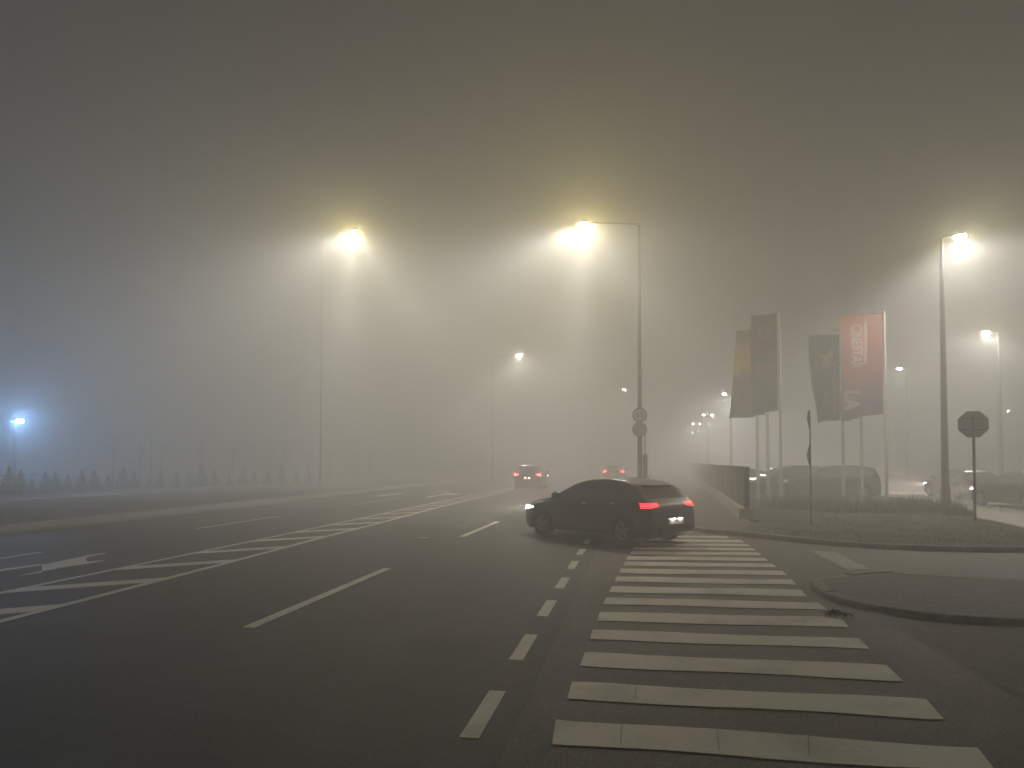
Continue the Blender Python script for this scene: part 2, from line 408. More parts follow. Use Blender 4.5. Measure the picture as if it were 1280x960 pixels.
quad_px(ab, (52, 706), (107, 694.5), (109, 703), (88, 708), (53, 714)); quad_px(ab, (-40, 719.5), (-40, 716.8), (52, 704.6), (52.2, 706.8)); quad_px(ab, (20, 720.5), (53, 713), (53, 715.5))
quad_px(ab, (107, 694), (131, 690.8), (133, 691.6), (107, 697)); quad_px(ab, (88, 708), (109, 702), (133, 699.6), (118, 703.5))
quad_px(ab, (531, 621), (550, 618), (556, 618.4), (536, 622)); quad_px(ab, (550, 618), (558, 615.8), (578, 617.8), (566, 619.2), (556, 618.4))
quad_px(ab, (468, 619.5), (500, 616.4), (505, 617.1), (475, 620.6)); quad_px(ab, (560, 614.8), (545, 614.0), (548, 613.3), (562, 614.0))
gpaint(ab, 'arrow_marking', M['paint'])
sb = MB(); quad_px(sb, (1012, 688), (1045, 690), (1086, 711), (1060, 712)); gpaint(sb, 'stop_line', M['paint_worn'])

# manhole cover on the road
mc = G(530, 673.5)
o = empty('manhole_cover', (mc.x, mc.y, .010), 0, 'round iron manhole cover shining on the main road near the lane dashes', 'manhole')
q = MB(); q.tube([(0, 0, -.05), (0, 0, .012)], .30, 24); q.build('cover_plate', M['galv_light'], o)
o.scale = (.55, .55, 1)
q = MB(); n = 28
q.add([(.385*cos(2*pi*i/n), .385*sin(2*pi*i/n), .010) for i in range(n)] + [(.31*cos(2*pi*i/n), .31*sin(2*pi*i/n), .010) for i in range(n)] +
      [(.385*cos(2*pi*i/n), .385*sin(2*pi*i/n), -.05) for i in range(n)], [(i, (i+1) % n, n+(i+1) % n, n+i) for i in range(n)] + [(i, 2*n+i, 2*n+(i+1) % n, (i+1) % n) for i in range(n)])
q.build('cover_ring', M['dark_steel'], o)
# dark clump of wet leaves in the gutter
p = G(1047, 772)
q = MB()
for i in range(150):
    a = random.uniform(0, 2*pi); rr = min(abs(random.gauss(0, .35)), .6); x = cos(a)*rr*.26; yy = sin(a)*rr*.10; z = .006+.05*max(0, 1-rr)*random.random()
    s_ = random.uniform(.02, .045); th = random.uniform(0, pi); t2 = random.uniform(-.7, .7)
    u = Vector((cos(th), sin(th), t2))*s_; v_ = Vector((-sin(th), cos(th), random.uniform(-.5, .5)))*s_*.7; c = Vector((x, yy, z+s_*.6))
    q.add([c-u, c+v_, c+u, c-v_], [(0, 1, 2, 3)])
o = q.build('leaf_litter', M['debris'], fix=False); o.location = (p.x, p.y, .012); o.rotation_euler = (0, 0, -.1)
tag(o, 'small dark clump of wet leaves in the gutter by the island nose', 'leaf litter')

# ------------------------------------------------------------------ grass and weeds
def inside(pt, poly):
    x, y = pt; c = False; n = len(poly)
    for i in range(n):
        x1, y1 = poly[i][0], poly[i][1]; x2, y2 = poly[(i+1) % n][0], poly[(i+1) % n][1]
        if (y1 > y) != (y2 > y) and x < (x2-x1)*(y-y1)/(y2-y1)+x1: c = not c
    return c
def blades(b, pts, hlo, hhi, wd=.008, lean=.35):
    for (x, y, z) in pts:
        h = random.uniform(hlo, hhi); a = random.uniform(0, 2*pi); l = random.uniform(0, lean)*h; dx, dy = cos(a), sin(a); px_, py_ = -dy*wd, dx*wd
        b.add([(x-px_, y-py_, z), (x+px_, y+py_, z), (x+dx*l*.35+px_*.7, y+dy*l*.35+py_*.7, z+h*.6), (x+dx*l*.35-px_*.7, y+dy*l*.35-py_*.7, z+h*.6), (x+dx*l, y+dy*l, z+h)],
              [(0, 1, 2, 3), (3, 2, 4)])
g = MB(); pts = []
from mathutils import noise as mnoise
while len(pts) < 9000:
    x = random.uniform(3.2, 22); y = random.uniform(13, 38)
    if mnoise.noise((x*.9, y*.9, 0)) + .35*mnoise.noise((x*3, y*3, 5)) + random.uniform(-.25, .25) < -.02: continue
    if inside((x, y), LAWN): pts.append((x, y, .11))
blades(g, pts, .02, .06, .008, .8)
o = g.build('grass', M['blade'], fix=False); tag(o, 'short rough grass covering the lawn by the flagpoles', 'grass', kind='stuff')
g = MB(); pts = []
line = [G(960, 640), G(1010, 643), G(1060, 644), G(1110, 645), G(1160, 645), G(1200, 646), G(1212, 650)]
cl = []
for i in range(150):
    t = random.random()**.85*(len(line)-1.001); k = int(t); p = line[k].lerp(line[k+1], t-k); d = random.uniform(-.4, 5.2)
    p = p + Vector((p.x, p.y, 0)).normalized()*d; cl.append((p.x, p.y, random.uniform(.14, .38), random.choice((.10, .16, .28, .36, .48))))
for x, y, rr, hh in cl:
    pts = [(x+random.gauss(0, rr), y+random.gauss(0, rr), .11) for _ in range(int(30+rr*110))]
    blades(g, [p for p in pts if inside((p[0], p[1]), LAWN)], hh*.5, hh*1.15, .012, .9)
    if hh > .3:
        pts = [(x+random.gauss(0, rr*.7), y+random.gauss(0, rr*.7), .11) for _ in range(3)]
        blades(g, [p for p in pts if inside((p[0], p[1]), LAWN)], hh*1.1, hh*1.5, .010, .3)
o = g.build('tall_grass', M['weed'], fix=False); tag(o, 'taller weedy grass standing round the flagpole bases', 'tall grass', kind='stuff')
g = MB(); pts = []
for i in range(7000):
    pts.append((random.uniform(RX0-12, RX0-1.8), 12+random.random()**1.5*50, .08))
blades(g, pts, .02, .07, .012, .9)
o = g.build('grass', M['blade'], fix=False); tag(o, 'rough grass on the verge left of the main road', 'grass', kind='stuff')

# ------------------------------------------------------------------ wall on the right
we = G(930, 653); we = Vector((3.22, we.y, 0))
o = empty('boundary_wall', (we.x, we.y, 0), R(-2.8), 'dark panelled boundary wall on a pale concrete plinth beside the pavement', 'wall')
q = MB(); q.box((0, 45, .2), (.42, 90, .46)); q.build('plinth', M['plinth'], o, bevel=.02)
q = MB()
for i in range(36): q.box((.03, 1.27+i*2.5, 1.04), (.10, 2.44, 1.23))
q.build('panel', M['wall_panel'], o, bevel=.01)
q = MB()
for i in range(37): q.box((.03, .0+i*2.5 if i else .03, 1.05), (.15, .06, 1.26))
q.build('post', M['dark_steel'], o)
q = MB(); q.box((.03, 45, 1.675), (.16, 90, .035)); q.build('coping', M['dark_steel'], o)

# ------------------------------------------------------------------ street lamps
def photometry(ld, wing=1.0, color=(1, .93, .72), asym=0.0):
    """road-lantern light distribution: strong at 55-70 degrees off the nadir, along the road"""
    ld.use_nodes = True; nt = ld.node_tree; N = nt.nodes.new; L = nt.links.new
    em = nt.nodes['Emission']; em.inputs['Color'].default_value = (*color, 1)
    tc = N('ShaderNodeTexCoord'); s = N('ShaderNodeSeparateXYZ'); L(tc.outputs['Normal'], s.inputs[0])
    ab = N('ShaderNodeMath'); ab.operation = 'ABSOLUTE'; L(s.outputs['Z'], ab.inputs[0])
    r = N('ShaderNodeValToRGB'); cr = r.color_ramp; cr.interpolation = 'B_SPLINE'
    stops = [(0, .0), (.10, .08), (.30, .50), (.50, .58*wing), (.75, .42), (1, .36)]
    while len(cr.elements) < len(stops): cr.elements.new(.5)
    for e, (p, v) in zip(cr.elements, stops): e.position = p; e.color = (v, v, v, 1)
    L(ab.outputs[0], r.inputs['Fac']); ma = N('ShaderNodeMath'); ma.operation = 'MULTIPLY_ADD'; ma.use_clamp = False; ma.inputs[1].default_value = asym; ma.inputs[2].default_value = 1 - abs(asym) * .25
    L(s.outputs['X'], ma.inputs[0])
    mm = N('ShaderNodeMath'); mm.operation = 'MULTIPLY'; L(ma.outputs[0], mm.inputs[0]); L(r.outputs['Color'], mm.inputs[1])
    tot = mm.outputs[0]
    if asym:                               # throw of the reflector: a long beam across the road, a narrow one down, one behind
        sg = 1 if asym > 0 else -1
        for d, pw, k in (((.94*sg, 0, -.30), 14, 1.2), ((.10*sg, 0, -1), 50, 1.5), ((-.62*sg, .1, -.78), 45, 1.1)):
            dn = Vector(d).normalized()
            dp = N('ShaderNodeVectorMath'); dp.operation = 'DOT_PRODUCT'; dp.inputs[1].default_value = dn; L(tc.outputs['Normal'], dp.inputs[0])
            mx = N('ShaderNodeMath'); mx.operation = 'MAXIMUM'; mx.inputs[1].default_value = 0; L(dp.outputs['Value'], mx.inputs[0])
            po = N('ShaderNodeMath'); po.operation = 'POWER'; po.inputs[1].default_value = pw; L(mx.outputs[0], po.inputs[0])
            ad = N('ShaderNodeMath'); ad.operation = 'MULTIPLY_ADD'; ad.inputs[1].default_value = k; L(po.outputs[0], ad.inputs[0]); L(tot, ad.inputs[2]); tot = ad.outputs[0]
    L(tot, em.inputs['Strength'])
def spot(name, parent, loc, power, color, deg=168, blend=.35, rot=(0, 0, 0), rad=.26, wing=1.0, photo=True, asym=0.0):
    ld = bpy.data.lights.new(name, 'SPOT'); ld.energy = power; ld.spot_size = R(deg); ld.spot_blend = blend; ld.shadow_soft_size = rad
    ld.color = (1, 1, 1) if photo else color
    if photo: photometry(ld, wing, color, asym)
    o = bpy.data.objects.new(name, ld); COL.objects.link(o); o.parent = parent; o.location = loc; o.rotation_euler = rot
    return o
LENS = {}
def lens_mat(key, col, st):
    if key not in LENS: LENS[key] = mat('lamp_lens_' + key, (.8, .8, .8), .3, emit=col, estr=st)
    return LENS[key]
WARM, NEUT, WHITE = (1, .96, .89), (1, .96, .90), (1, .965, .94)
def street_lamp(base, h, arm, az, label, power, col, lens, pole_r=(.10, .05), group=None, heads=1, mtl='galv', head_l=.62, tilt=.08, deg=172, throw=14, asym=0.0):
    """base point, height of the lens, arm reach, azimuth of the arm"""
    o = empty('street_lamp', base, az, label, 'street lamp', group)
    q = MB(); q.tube([(0, 0, -.1), (0, 0, .02), (0, 0, .9), (0, 0, 1.0), (0, 0, h+.02)], [pole_r[0]*1.25, pole_r[0]*1.25, pole_r[0]*1.22, pole_r[0], pole_r[1]], 14); q.build('pole', M[mtl], o, smooth=True)
    q = MB(); q.box((0, 0, .02), (.38, .38, .03)); q.build('base_plate', M['dark_steel'], o, bevel=.006)
    for k in range(heads):
        sg = 1 if k == 0 else -1
        q = MB(); q.tube([(0, 0, h-.15), (0, 0, h-.02), (sg*.04, 0, h+.06), (sg*max(arm*.5, .1), 0, h+.10), (sg*max(arm-head_l/2+.08, .14), 0, h+.12)], [pole_r[1]*.98, pole_r[1]*.85, min(.035, pole_r[1]*.7), min(.032, pole_r[1]*.65), min(.03, pole_r[1]*.6)], 10); q.build('arm', M[mtl], o, smooth=True)
        T = Matrix.Translation((sg*arm, 0, h+.11)) @ Matrix.Rotation(-sg*tilt, 4, 'Y')
        q = MB(); k0 = len(q.v); q.ellipsoid((0, 0, 0), (head_l*.46, .115, .05), 16, 8, -.3); q.v = [tuple(T @ Vector(v)) for v in q.v]
        hd = q.build('lamp_head', M['dark_steel'], o, smooth=True)
        q = MB(); q.ellipsoid((sg*.03, 0, -.075), (head_l*.36, .12, .085), 16, 8); q.v = [tuple(T @ Vector(v)) for v in q.v]
        q.build('lens', lens, hd, smooth=True)
        spot('lamp_light', o, (sg*arm, 0, h-.06), power, col, deg=deg, rot=(0, R(-throw)*sg, 0), asym=asym*sg)
    return o
PW = 5700
la = D(440, 50); lb_ = D(732, 30)
la_h = HZ(287, 50); lb_h = HZ(278, 30)
LA = lens_mat('yellow', (1, .80, .27), 1300); LA2 = lens_mat('pale_yellow', (1, .82, .30), 3600); LB = lens_mat('neutral', (1, .90, .55), 900); LC = lens_mat('pale', (1, .96, .82), 230)
pole_b = D(800, 30)
az = atan2(lb_.y-pole_b.y, lb_.x-pole_b.x); arm_b = (lb_-pole_b).length
lampB = street_lamp(pole_b, lb_h-.05, arm_b, az, 'street lamp with round signs on its pole, arm reaching left over the main road', PW, WARM, LA, (.11, .04), throw=0, asym=.6, mtl='painted')
pole_a = la + Vector((-2.5, .3, 0))
lampA = street_lamp(pole_a, la_h-.05, (la-pole_a).length, atan2(la.y-pole_a.y, la.x-pole_a.x), 'street lamp left of the main road with the largest yellow glow, pole lost in fog', PW*2.9, WARM, LA2, (.06, .03), throw=0, asym=-.6, mtl='painted')
lc = D(648, 66); pc = lc + Vector((-2.5, .3, 0))
street_lamp(pc, HZ(445, 66), 2.5, atan2(-.3, 2.5), 'smaller far street lamp glowing low over the two cars driving away', PW*.9, NEUT, LB, (.06, .025), mtl='painted')
lf = D(781, 96); pf = lf+Vector((2.1, 0, 0))
street_lamp(pf, HZ(487, 96), 2.1, pi, 'farthest street lamp on the right of the main road, a speck beside the sign pole', PW*.4, NEUT, LC, (.12, .055))
# lamps on the car park side
pd = G(1181, 641); hd_ = HZ(294, pd.dot(ray(640, HORIZ).normalized()))
dD = 1646/64
street_lamp(D(1181, dD), HZ(296, dD), .62, R(6), 'nearest car park lamp, tall grey pole behind the stop sign', PW*.75, NEUT, LB, (.13, .06), tilt=.12)
street_lamp(D(1251, 44), HZ(416, 44), .75, pi+.2, 'white car park lamp at the right edge behind the queue of cars', PW*.62, WHITE, LB, (.12, .055))
street_lamp(D(1134, 63), HZ(461, 63), .5, pi, 'small distant car park lamp between the red flag and the tall grey pole', PW*.25, WHITE, LC, (.12, .055))
street_lamp(D(1256, 105), HZ(514, 105), .5, 0, 'tiny farthest car park lamp low at the right edge', PW*.15, WHITE, LC, (.12, .055))
labels = ['double lamp behind the wall half hidden by the dark flag, largest of the receding row',
          'double lamp over the wall, second largest of the receding row',
          'double lamp over the wall, third in the receding row',
          'double lamp over the wall, smallest and faintest of the receding row']
for (px, py, dep, lab) in ((914, 493, 52, labels[0]), (885, 519, 75, labels[1]), (871, 530, 96, labels[2]), (862, 538, 122, labels[3])):
    street_lamp(D(px, dep), HZ(py, dep), .42, .15, lab, PW*.45, NEUT, LC, (.10, .05), 'double lamps in a row behind the wall', 2, head_l=.36)

# round signs on the right pole: own thing, clamped to the lamp pole
zz = HZ(519, 30); 
def disc(name, parent, c, r, y, th, m, n=40, inner=0):
    q = MB(); 
    if inner:
        vs = []; fs = []
        for i in range(n):
            a = 2*pi*i/n
            for rr, yy in ((r, y), (inner, y), (inner, y+th), (r, y+th)): vs.append((c[0]+rr*cos(a), yy, c[1]+rr*sin(a)))
        for i in range(n):
            j = (i+1) % n
            for k in range(4): fs.append((i*4+k, j*4+k, j*4+(k+1) % 4, i*4+(k+1) % 4))
        q.add(vs, fs)
    else:
        q.tube([(c[0], y, c[1]), (c[0], y+th, c[1])], r, n)
    return q.build(name, m, parent)
def text_mesh(name, s, size, m, parent, loc, rot, ext=.002, sx=1):
    cu = bpy.data.curves.new(name, 'FONT'); cu.body = s; cu.size = size; cu.extrude = ext; cu.align_x = 'CENTER'; cu.align_y = 'CENTER'; cu.resolution_u = 3
    t = bpy.data.objects.new(name, cu); COL.objects.link(t)
    dg = bpy.context.evaluated_depsgraph_get(); me = bpy.data.meshes.new_from_object(t.evaluated_get(dg))
    COL.objects.unlink(t); bpy.data.objects.remove(t)
    me.materials.clear(); me.materials.append(m)
    o = bpy.data.objects.new(name, me); COL.objects.link(o); o.parent = parent; o.location = loc; o.rotation_euler = rot; o.scale = (sx, 1, 1)
    return o
sp = D(800, 29.86)
s1 = empty('speed_limit_sign', (sp.x, sp.y, zz), YAW*.0+R(1.5), 'round white 60 speed limit sign with red rim on the right lamp pole', 'road sign')
disc('sign_plate', s1, (0, 0), .30, 0, .02, M['sign_white']); disc('red_rim', s1, (0, 0), .31, -.006, .03, M['sign_red'], inner=.245)
text_mesh('numerals', '60', .34, M['sign_black'], s1, (0, -.004, 0), (pi/2, 0, 0))
for dz in (.1, -.1): q = MB(); q.box((0, .05, dz), (.12, .06, .04)); q.build('clamp', M['galv'], s1)
zz2 = HZ(537, 30)
s2 = empty('round_sign', (sp.x-.01, sp.y, zz2), R(1.5), 'plain dark round sign directly under the 60 sign on the lamp pole', 'road sign')
disc('sign_plate', s2, (0, 0), .30, 0, .02, M['sign_back']); disc('rim', s2, (0, 0), .31, -.006, .03, M['sign_red'], inner=.285)
for dz in (.1, -.1): q = MB(); q.box((0, .05, dz), (.12, .06, .04)); q.build('clamp', M['galv'], s2)
# slimmer post beside the lamp pole base
pp = D(806.5, 30.6)
o = empty('cabinet_post', pp, 0, 'short grey service post standing close beside the signed lamp pole', 'post')
q = MB(); q.tube([(0, 0, -.05), (0, 0, HZ(568, 30.6))], .10, 12); q.build('post_body', M['galv'], o, smooth=True)
q = MB(); q.tube([(0, 0, HZ(568, 30.6)), (0, 0, HZ(530, 30.6))], .022, 8); q.build('rod', M['galv'], o, smooth=True)

# ------------------------------------------------------------------ stop sign (seen from behind)
ps = G(1219, 656); dps = 1646/79
so = empty('stop_sign', ps, R(-14), 'grey back of an octagonal stop sign on a thin post at the lawn edge', 'road sign')
zc = HZ(530, dps); r8 = .42
q = MB(); q.tube([(0, 0, -.1), (0, 0, zc+.3)], .038, 12); q.build('post', M['dark_steel'], so, smooth=True)
q = MB(); oc = [(r8*cos(pi/8+i*pi/4), r8*sin(pi/8+i*pi/4)) for i in range(8)]
q.add([(x, .05, zc+z) for x, z in oc] + [(x, .062, zc+z) for x, z in oc], [tuple(range(8)), tuple(range(8, 16))[::-1]] + [(i, 8+i, 8+(i+1) % 8, (i+1) % 8) for i in range(8)])
pl = q.build('sign_plate', M['sign_back'], so, bevel=.004)
q = MB(); q.add([(x*.98, .066, zc+z*.98) for x, z in oc] + [(x*.98, .070, zc+z*.98) for x, z in oc], [tuple(range(8)), tuple(range(8, 16))[::-1]] + [(i, 8+i, 8+(i+1) % 8, (i+1) % 8) for i in range(8)])
q.build('front_face', M['sign_red'], pl)
for dz in (.17, -.17): q = MB(); q.box((0, .043, zc+dz), (.62, .012, .035)); q.build('rail', M['galv'], so)

# ------------------------------------------------------------------ flags
def flag(px, depth, top_y, wpx, fy0, fy1, label, m, prints=None, skew=(0, 0), pole=True, plabel=None, behind=0, az=0.0):
    base = D(px, depth); h = HZ(top_y, depth)
    r = empty('flagpole', base, 0, plabel, 'flagpole', 'flagpoles on the lawn')
    q = MB(); q.tube([(0, 0, -.1), (0, 0, .4), (0, 0, h)], [.075, .072, .055], 14); q.build('mast', M['white_pole'], r, smooth=True)
    q = MB(); q.ellipsoid((0, 0, h+.03), (.10, .10, .05)); q.build('finial', M['white_pole'], r, smooth=True)
    q = MB(); q.tube([(0, 0, h-.06), (-.03-wpx*depth/FPX*.3, 0, h-.06)], .018, 8); q.build('crossbar', M['galv'], r, smooth=True)
    wd = wpx*depth/FPX; z1 = HZ(fy0, depth); z0 = HZ(fy1, depth)
    f = empty('flag', (base.x, base.y, 0), YAW*.8+az, label, 'flag')
    nx, nz = 16, 36; vs = []; fs = []; ph = random.random()*6
    def pt(u, v):
        # u from the pole outwards, v from bottom to top
        x = -.10 - u*wd + (1-v)*u*skew[0]; z = z0+(z1-z0)*v - (u*.10+.05*sin(u*5+ph)*u)*(1-v) - .05*u*v - skew[1]*u
        y = .13*u*sin(ph+v*5+u*3) + .06*sin(u*9+v*3+ph)*u + .035*sin(u*6-v*17+ph)*u
        return Vector((x, y, z))
    for k in range(2):
        for j in range(nz+1):
            for i in range(nx+1):
                p = pt(i/nx, j/nz); vs.append((p.x, p.y+(.006 if k else -.006), p.z))
    K = (nx+1)*(nz+1)
    for j in range(nz):
        for i in range(nx):
            a = j*(nx+1)+i; fs += [(a, a+1, a+nx+2, a+nx+1), (K+a, K+a+nx+1, K+a+nx+2, K+a+1)]
    for i in range(nx):
        fs += [(i, K+i, K+i+1, i+1)]; a = nz*(nx+1)+i; fs += [(a, a+1, K+a+1, K+a)]
    for j in range(nz):
        a = j*(nx+1); fs += [(a, a+nx+1, K+a+nx+1, K+a)]; a += nx; fs += [(a, K+a, K+a+nx+1, a+nx+1)]
    q = MB(); q.add(vs, fs); cl = q.build('cloth', m, f, smooth=True)
    if prints: prints(f, pt)
    return f
def on_cloth(o, pt, wd, off=-.012):
    pass
def drape(f, pt, name, polys, m, dy=-.011):
    """prints: polygons in (u, v) of the cloth, laid on it and following its folds"""
    q = MB()
    for pl in polys:
        n = len(pl); vs = [pt(u, v) for u, v in pl]
        q.add([(p.x, p.y+dy, p.z) for p in vs], [tuple(range(n))])
    q.build(name, m, f, fix=False)
def drape_text(f, pt, name, s, size_u, v0, v1, uc, m, mirror=True, dy=-.012):
    cu = bpy.data.curves.new(name, 'FONT'); cu.body = s; cu.size = 1; cu.align_x = 'LEFT'; cu.resolution_u = 2; cu.offset = .012
    t = bpy.data.objects.new(name, cu); COL.objects.link(t); dg = bpy.context.evaluated_depsgraph_get()
    me = bpy.data.meshes.new_from_object(t.evaluated_get(dg)); COL.objects.unlink(t); bpy.data.objects.remove(t)
    xs = [v.co.x for v in me.vertices]; x0, x1 = min(xs), max(xs); ys = [v.co.y for v in me.vertices]; y0, y1 = min(ys), max(ys)
    bm = bmesh.new(); bm.from_mesh(me); bmesh.ops.subdivide_edges(bm, edges=[e for e in bm.edges if e.calc_length() > .25], cuts=2)
    for v in bm.verts:
        a = (v.co.x-x0)/(x1-x0); c = (v.co.y-y0)/(y1-y0)-.5
        p = pt(uc + (c if not mirror else -c)*size_u, v1+(v0-v1)*a); v.co = (p.x, p.y+dy, p.z)
    bm.to_mesh(me); bm.free(); me.materials.clear(); me.materials.append(m)
    o = bpy.data.objects.new(name, me); COL.objects.link(o); o.parent = f
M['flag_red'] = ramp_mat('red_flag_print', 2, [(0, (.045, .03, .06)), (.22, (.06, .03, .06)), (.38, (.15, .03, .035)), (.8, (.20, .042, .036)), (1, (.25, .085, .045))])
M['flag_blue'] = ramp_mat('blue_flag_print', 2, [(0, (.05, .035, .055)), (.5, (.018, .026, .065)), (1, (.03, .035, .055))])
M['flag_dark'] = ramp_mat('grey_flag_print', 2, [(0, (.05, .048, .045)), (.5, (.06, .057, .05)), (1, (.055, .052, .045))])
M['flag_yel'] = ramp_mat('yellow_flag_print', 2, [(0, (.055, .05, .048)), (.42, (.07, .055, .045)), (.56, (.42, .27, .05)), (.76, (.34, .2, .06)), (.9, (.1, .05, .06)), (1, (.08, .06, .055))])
M['print_white'] = mat('flag_print_white', (.38, .33, .3), .8); M['print_yellow'] = mat('flag_print_yellow', (.48, .34, .08), .8)
M['print_grey'] = mat('flag_print_grey', (.2, .18, .16), .8); M['print_red'] = mat('flag_print_red', (.22, .06, .05), .8)
def pr_red(f, pt):
    drape_text(f, pt, 'lettering', 'CINESTAR', .27, .47, .91, .62, M['print_white'])
    drape_text(f, pt, 'lettering', 'LA', .34, .06, .25, .72, M['print_white'])
    pls = []
    v = .92
    random.seed(3)
    while v > .52:
        hh = random.uniform(.012, .022); pls.append([(.38, v), (.45, v), (.45, v-hh), (.38, v-hh)]); v -= hh+.009
    drape(f, pt, 'small_lettering', pls, M['print_white'])
def pr_blue(f, pt):
    st = []
    for i in range(10):
        a = pi/2+i*pi/5+.25; rr = .46 if i % 2 == 0 else .21; st.append((.36+rr*cos(a)*.9, .70+rr*sin(a)*.34))
    q = [[(.36, .70), st[i], st[(i+1) % 10]] for i in range(10)]
    drape(f, pt, 'star_print', q, M['print_yellow'])
    random.seed(5); pls = []; v = .52
    while v > .10:
        hh = random.uniform(.02, .045); pls.append([(.17, v), (.30, v), (.30, v-hh), (.17, v-hh)]); v -= hh+.014
    pls += [[(.42, .34), (.66, .34), (.66, .325), (.42, .325)], [(.44, .325), (.52, .325), (.66, .24), (.58, .24)], [(.42, .24), (.66, .24), (.66, .225), (.42, .225)]]
    drape(f, pt, 'lettering', pls, M['print_grey'])
def pr_dark(f, pt):
    n = 20; ring = [[(.55+.26*cos(2*pi*i/n), .82+.075*sin(2*pi*i/n)), (.55+.26*cos(2*pi*(i+1)/n), .82+.075*sin(2*pi*(i+1)/n)), (.55+.17*cos(2*pi*(i+1)/n), .82+.05*sin(2*pi*(i+1)/n)), (.55+.17*cos(2*pi*i/n), .82+.05*sin(2*pi*i/n))] for i in range(n)]
    drape(f, pt, 'emblem_print', ring, M['print_grey'])
    drape(f, pt, 'band_print', [[(.1, .47), (.9, .47), (.9, .425), (.1, .425)]], M['print_red'])
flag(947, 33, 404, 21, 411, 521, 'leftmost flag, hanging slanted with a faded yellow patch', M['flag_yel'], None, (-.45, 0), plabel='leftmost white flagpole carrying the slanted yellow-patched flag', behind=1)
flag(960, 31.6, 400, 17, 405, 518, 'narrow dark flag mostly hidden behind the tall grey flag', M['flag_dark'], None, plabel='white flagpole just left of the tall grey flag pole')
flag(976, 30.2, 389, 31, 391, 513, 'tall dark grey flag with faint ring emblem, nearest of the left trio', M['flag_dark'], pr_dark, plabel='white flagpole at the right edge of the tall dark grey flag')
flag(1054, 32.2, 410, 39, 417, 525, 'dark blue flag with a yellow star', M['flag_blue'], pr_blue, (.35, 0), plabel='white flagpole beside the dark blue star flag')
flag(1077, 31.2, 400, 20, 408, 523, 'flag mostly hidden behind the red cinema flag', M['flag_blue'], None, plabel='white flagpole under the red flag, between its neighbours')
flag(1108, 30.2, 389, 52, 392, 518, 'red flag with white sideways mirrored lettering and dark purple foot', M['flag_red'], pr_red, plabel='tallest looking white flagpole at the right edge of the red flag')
# feather banner, almost edge-on
fb = G(1014, 660); dfb = 1646/82
o = empty('feather_banner', fb, YAW+R(72), 'slim dark feather banner on a thin pole at the front of the lawn', 'banner')
ht = HZ(513, dfb); zl0 = HZ(582, dfb)
q = MB(); q.tube([(0, 0, 0), (0, 0, ht*.8), (.03, 0, ht*.93), (.16, 0, ht), ], [.02, .018, .014, .01], 8); q.build('pole', M['dark_steel'], o, smooth=True)
vs = []; fs = []; n = 20
for k in (-.006, .006):
    for i in range(n+1):
        t = i/n; z = zl0+(ht-zl0)*t; wv = .42*(1-t**3*.75)*(.6+.4*min(1, t*5)); 
        for j in range(4):
            u = j/3; vs.append((.02+u*wv, k+.05*sin(t*9)*u, z))
K = (n+1)*4
for i in range(n):
    for j in range(3):
        a = i*4+j; fs += [(a, a+1, a+5, a+4), (K+a, K+a+4, K+a+5, K+a+1)]
    a = i*4; fs += [(a, a+4, K+a+4, K+a), (a+3, K+a+3, K+a+7, a+7)]
for j in range(3): fs += [(j, K+j, K+j+1, j+1), (n*4+j, n*4+j+1, K+n*4+j+1, K+n*4+j)]
q = MB(); q.add(vs, fs); q.build('cloth', M['sign_black'], o, smooth=True)

# ------------------------------------------------------------------ cars
def cr(tab, x):
    """monotone-ish cubic through a table sorted by descending x"""
    if x >= tab[0][0]: return tab[0][1]
    if x <= tab[-1][0]: return tab[-1][1]
    for i in range(len(tab)-1):
        if tab[i][0] >= x >= tab[i+1][0]:
            x0, y0 = tab[i]; x1, y1 = tab[i+1]; h = x1-x0; t = (x-x0)/h
            def sl(k):
                if k <= 0 or k >= len(tab)-1: k = min(max(k, 0), len(tab)-1); a, c = (0, 1) if k == 0 else (k-1, k); return (tab[c][1]-tab[a][1])/(tab[c][0]-tab[a][0])
                d0 = (tab[k][1]-tab[k-1][1])/(tab[k][0]-tab[k-1][0]); d1 = (tab[k+1][1]-tab[k][1])/(tab[k+1][0]-tab[k][0])
                return 0 if d0*d1 <= 0 else 2*d0*d1/(d0+d1)
            m0, m1 = sl(i)*h, sl(i+1)*h
            return (2*t**3-3*t*t+1)*y0+(t**3-2*t*t+t)*m0+(-2*t**3+3*t*t)*y1+(t**3-t*t)*m1
PROF = {
 'hatch': dict(L=4.12, top=[(2.06, .52), (2.0, .68), (1.88, .78), (1.5, .90), (1.02, .985), (.62, 1.19), (.22, 1.375), (-.1, 1.445), (-.55, 1.475), (-1.1, 1.435), (-1.42, 1.355), (-1.54, 1.30), (-1.80, 1.06), (-1.90, .96), (-1.99, .86), (-2.04, .72), (-2.06, .56)],
               belt=[(2.06, .72), (1.0, .90), (-1.0, .985), (-1.7, 1.04), (-2.06, 1.0)], cowl=(1.0, .3), back=(-1.54, -1.84), W=1.76, ax=(1.30, -1.27), wins=((.70, -.28), (-.36, -1.12), (-1.17, -1.42))),
 'suv': dict(L=4.5, top=[(2.25, .62), (2.2, .82), (2.05, .93), (1.6, 1.03), (1.1, 1.10), (.75, 1.32), (.4, 1.52), (0, 1.62), (-.6, 1.66), (-1.4, 1.635), (-1.9, 1.56), (-2.02, 1.48), (-2.14, 1.16), (-2.19, 1.02), (-2.23, .86), (-2.25, .64)],
               belt=[(2.25, .85), (1.1, 1.02), (-1.2, 1.08), (-2.25, 1.10)], cowl=(1.08, .46), back=(-2.02, -2.13), W=1.84, ax=(1.38, -1.32), wins=((.82, -.22), (-.30, -1.12), (-1.2, -1.82))),
}
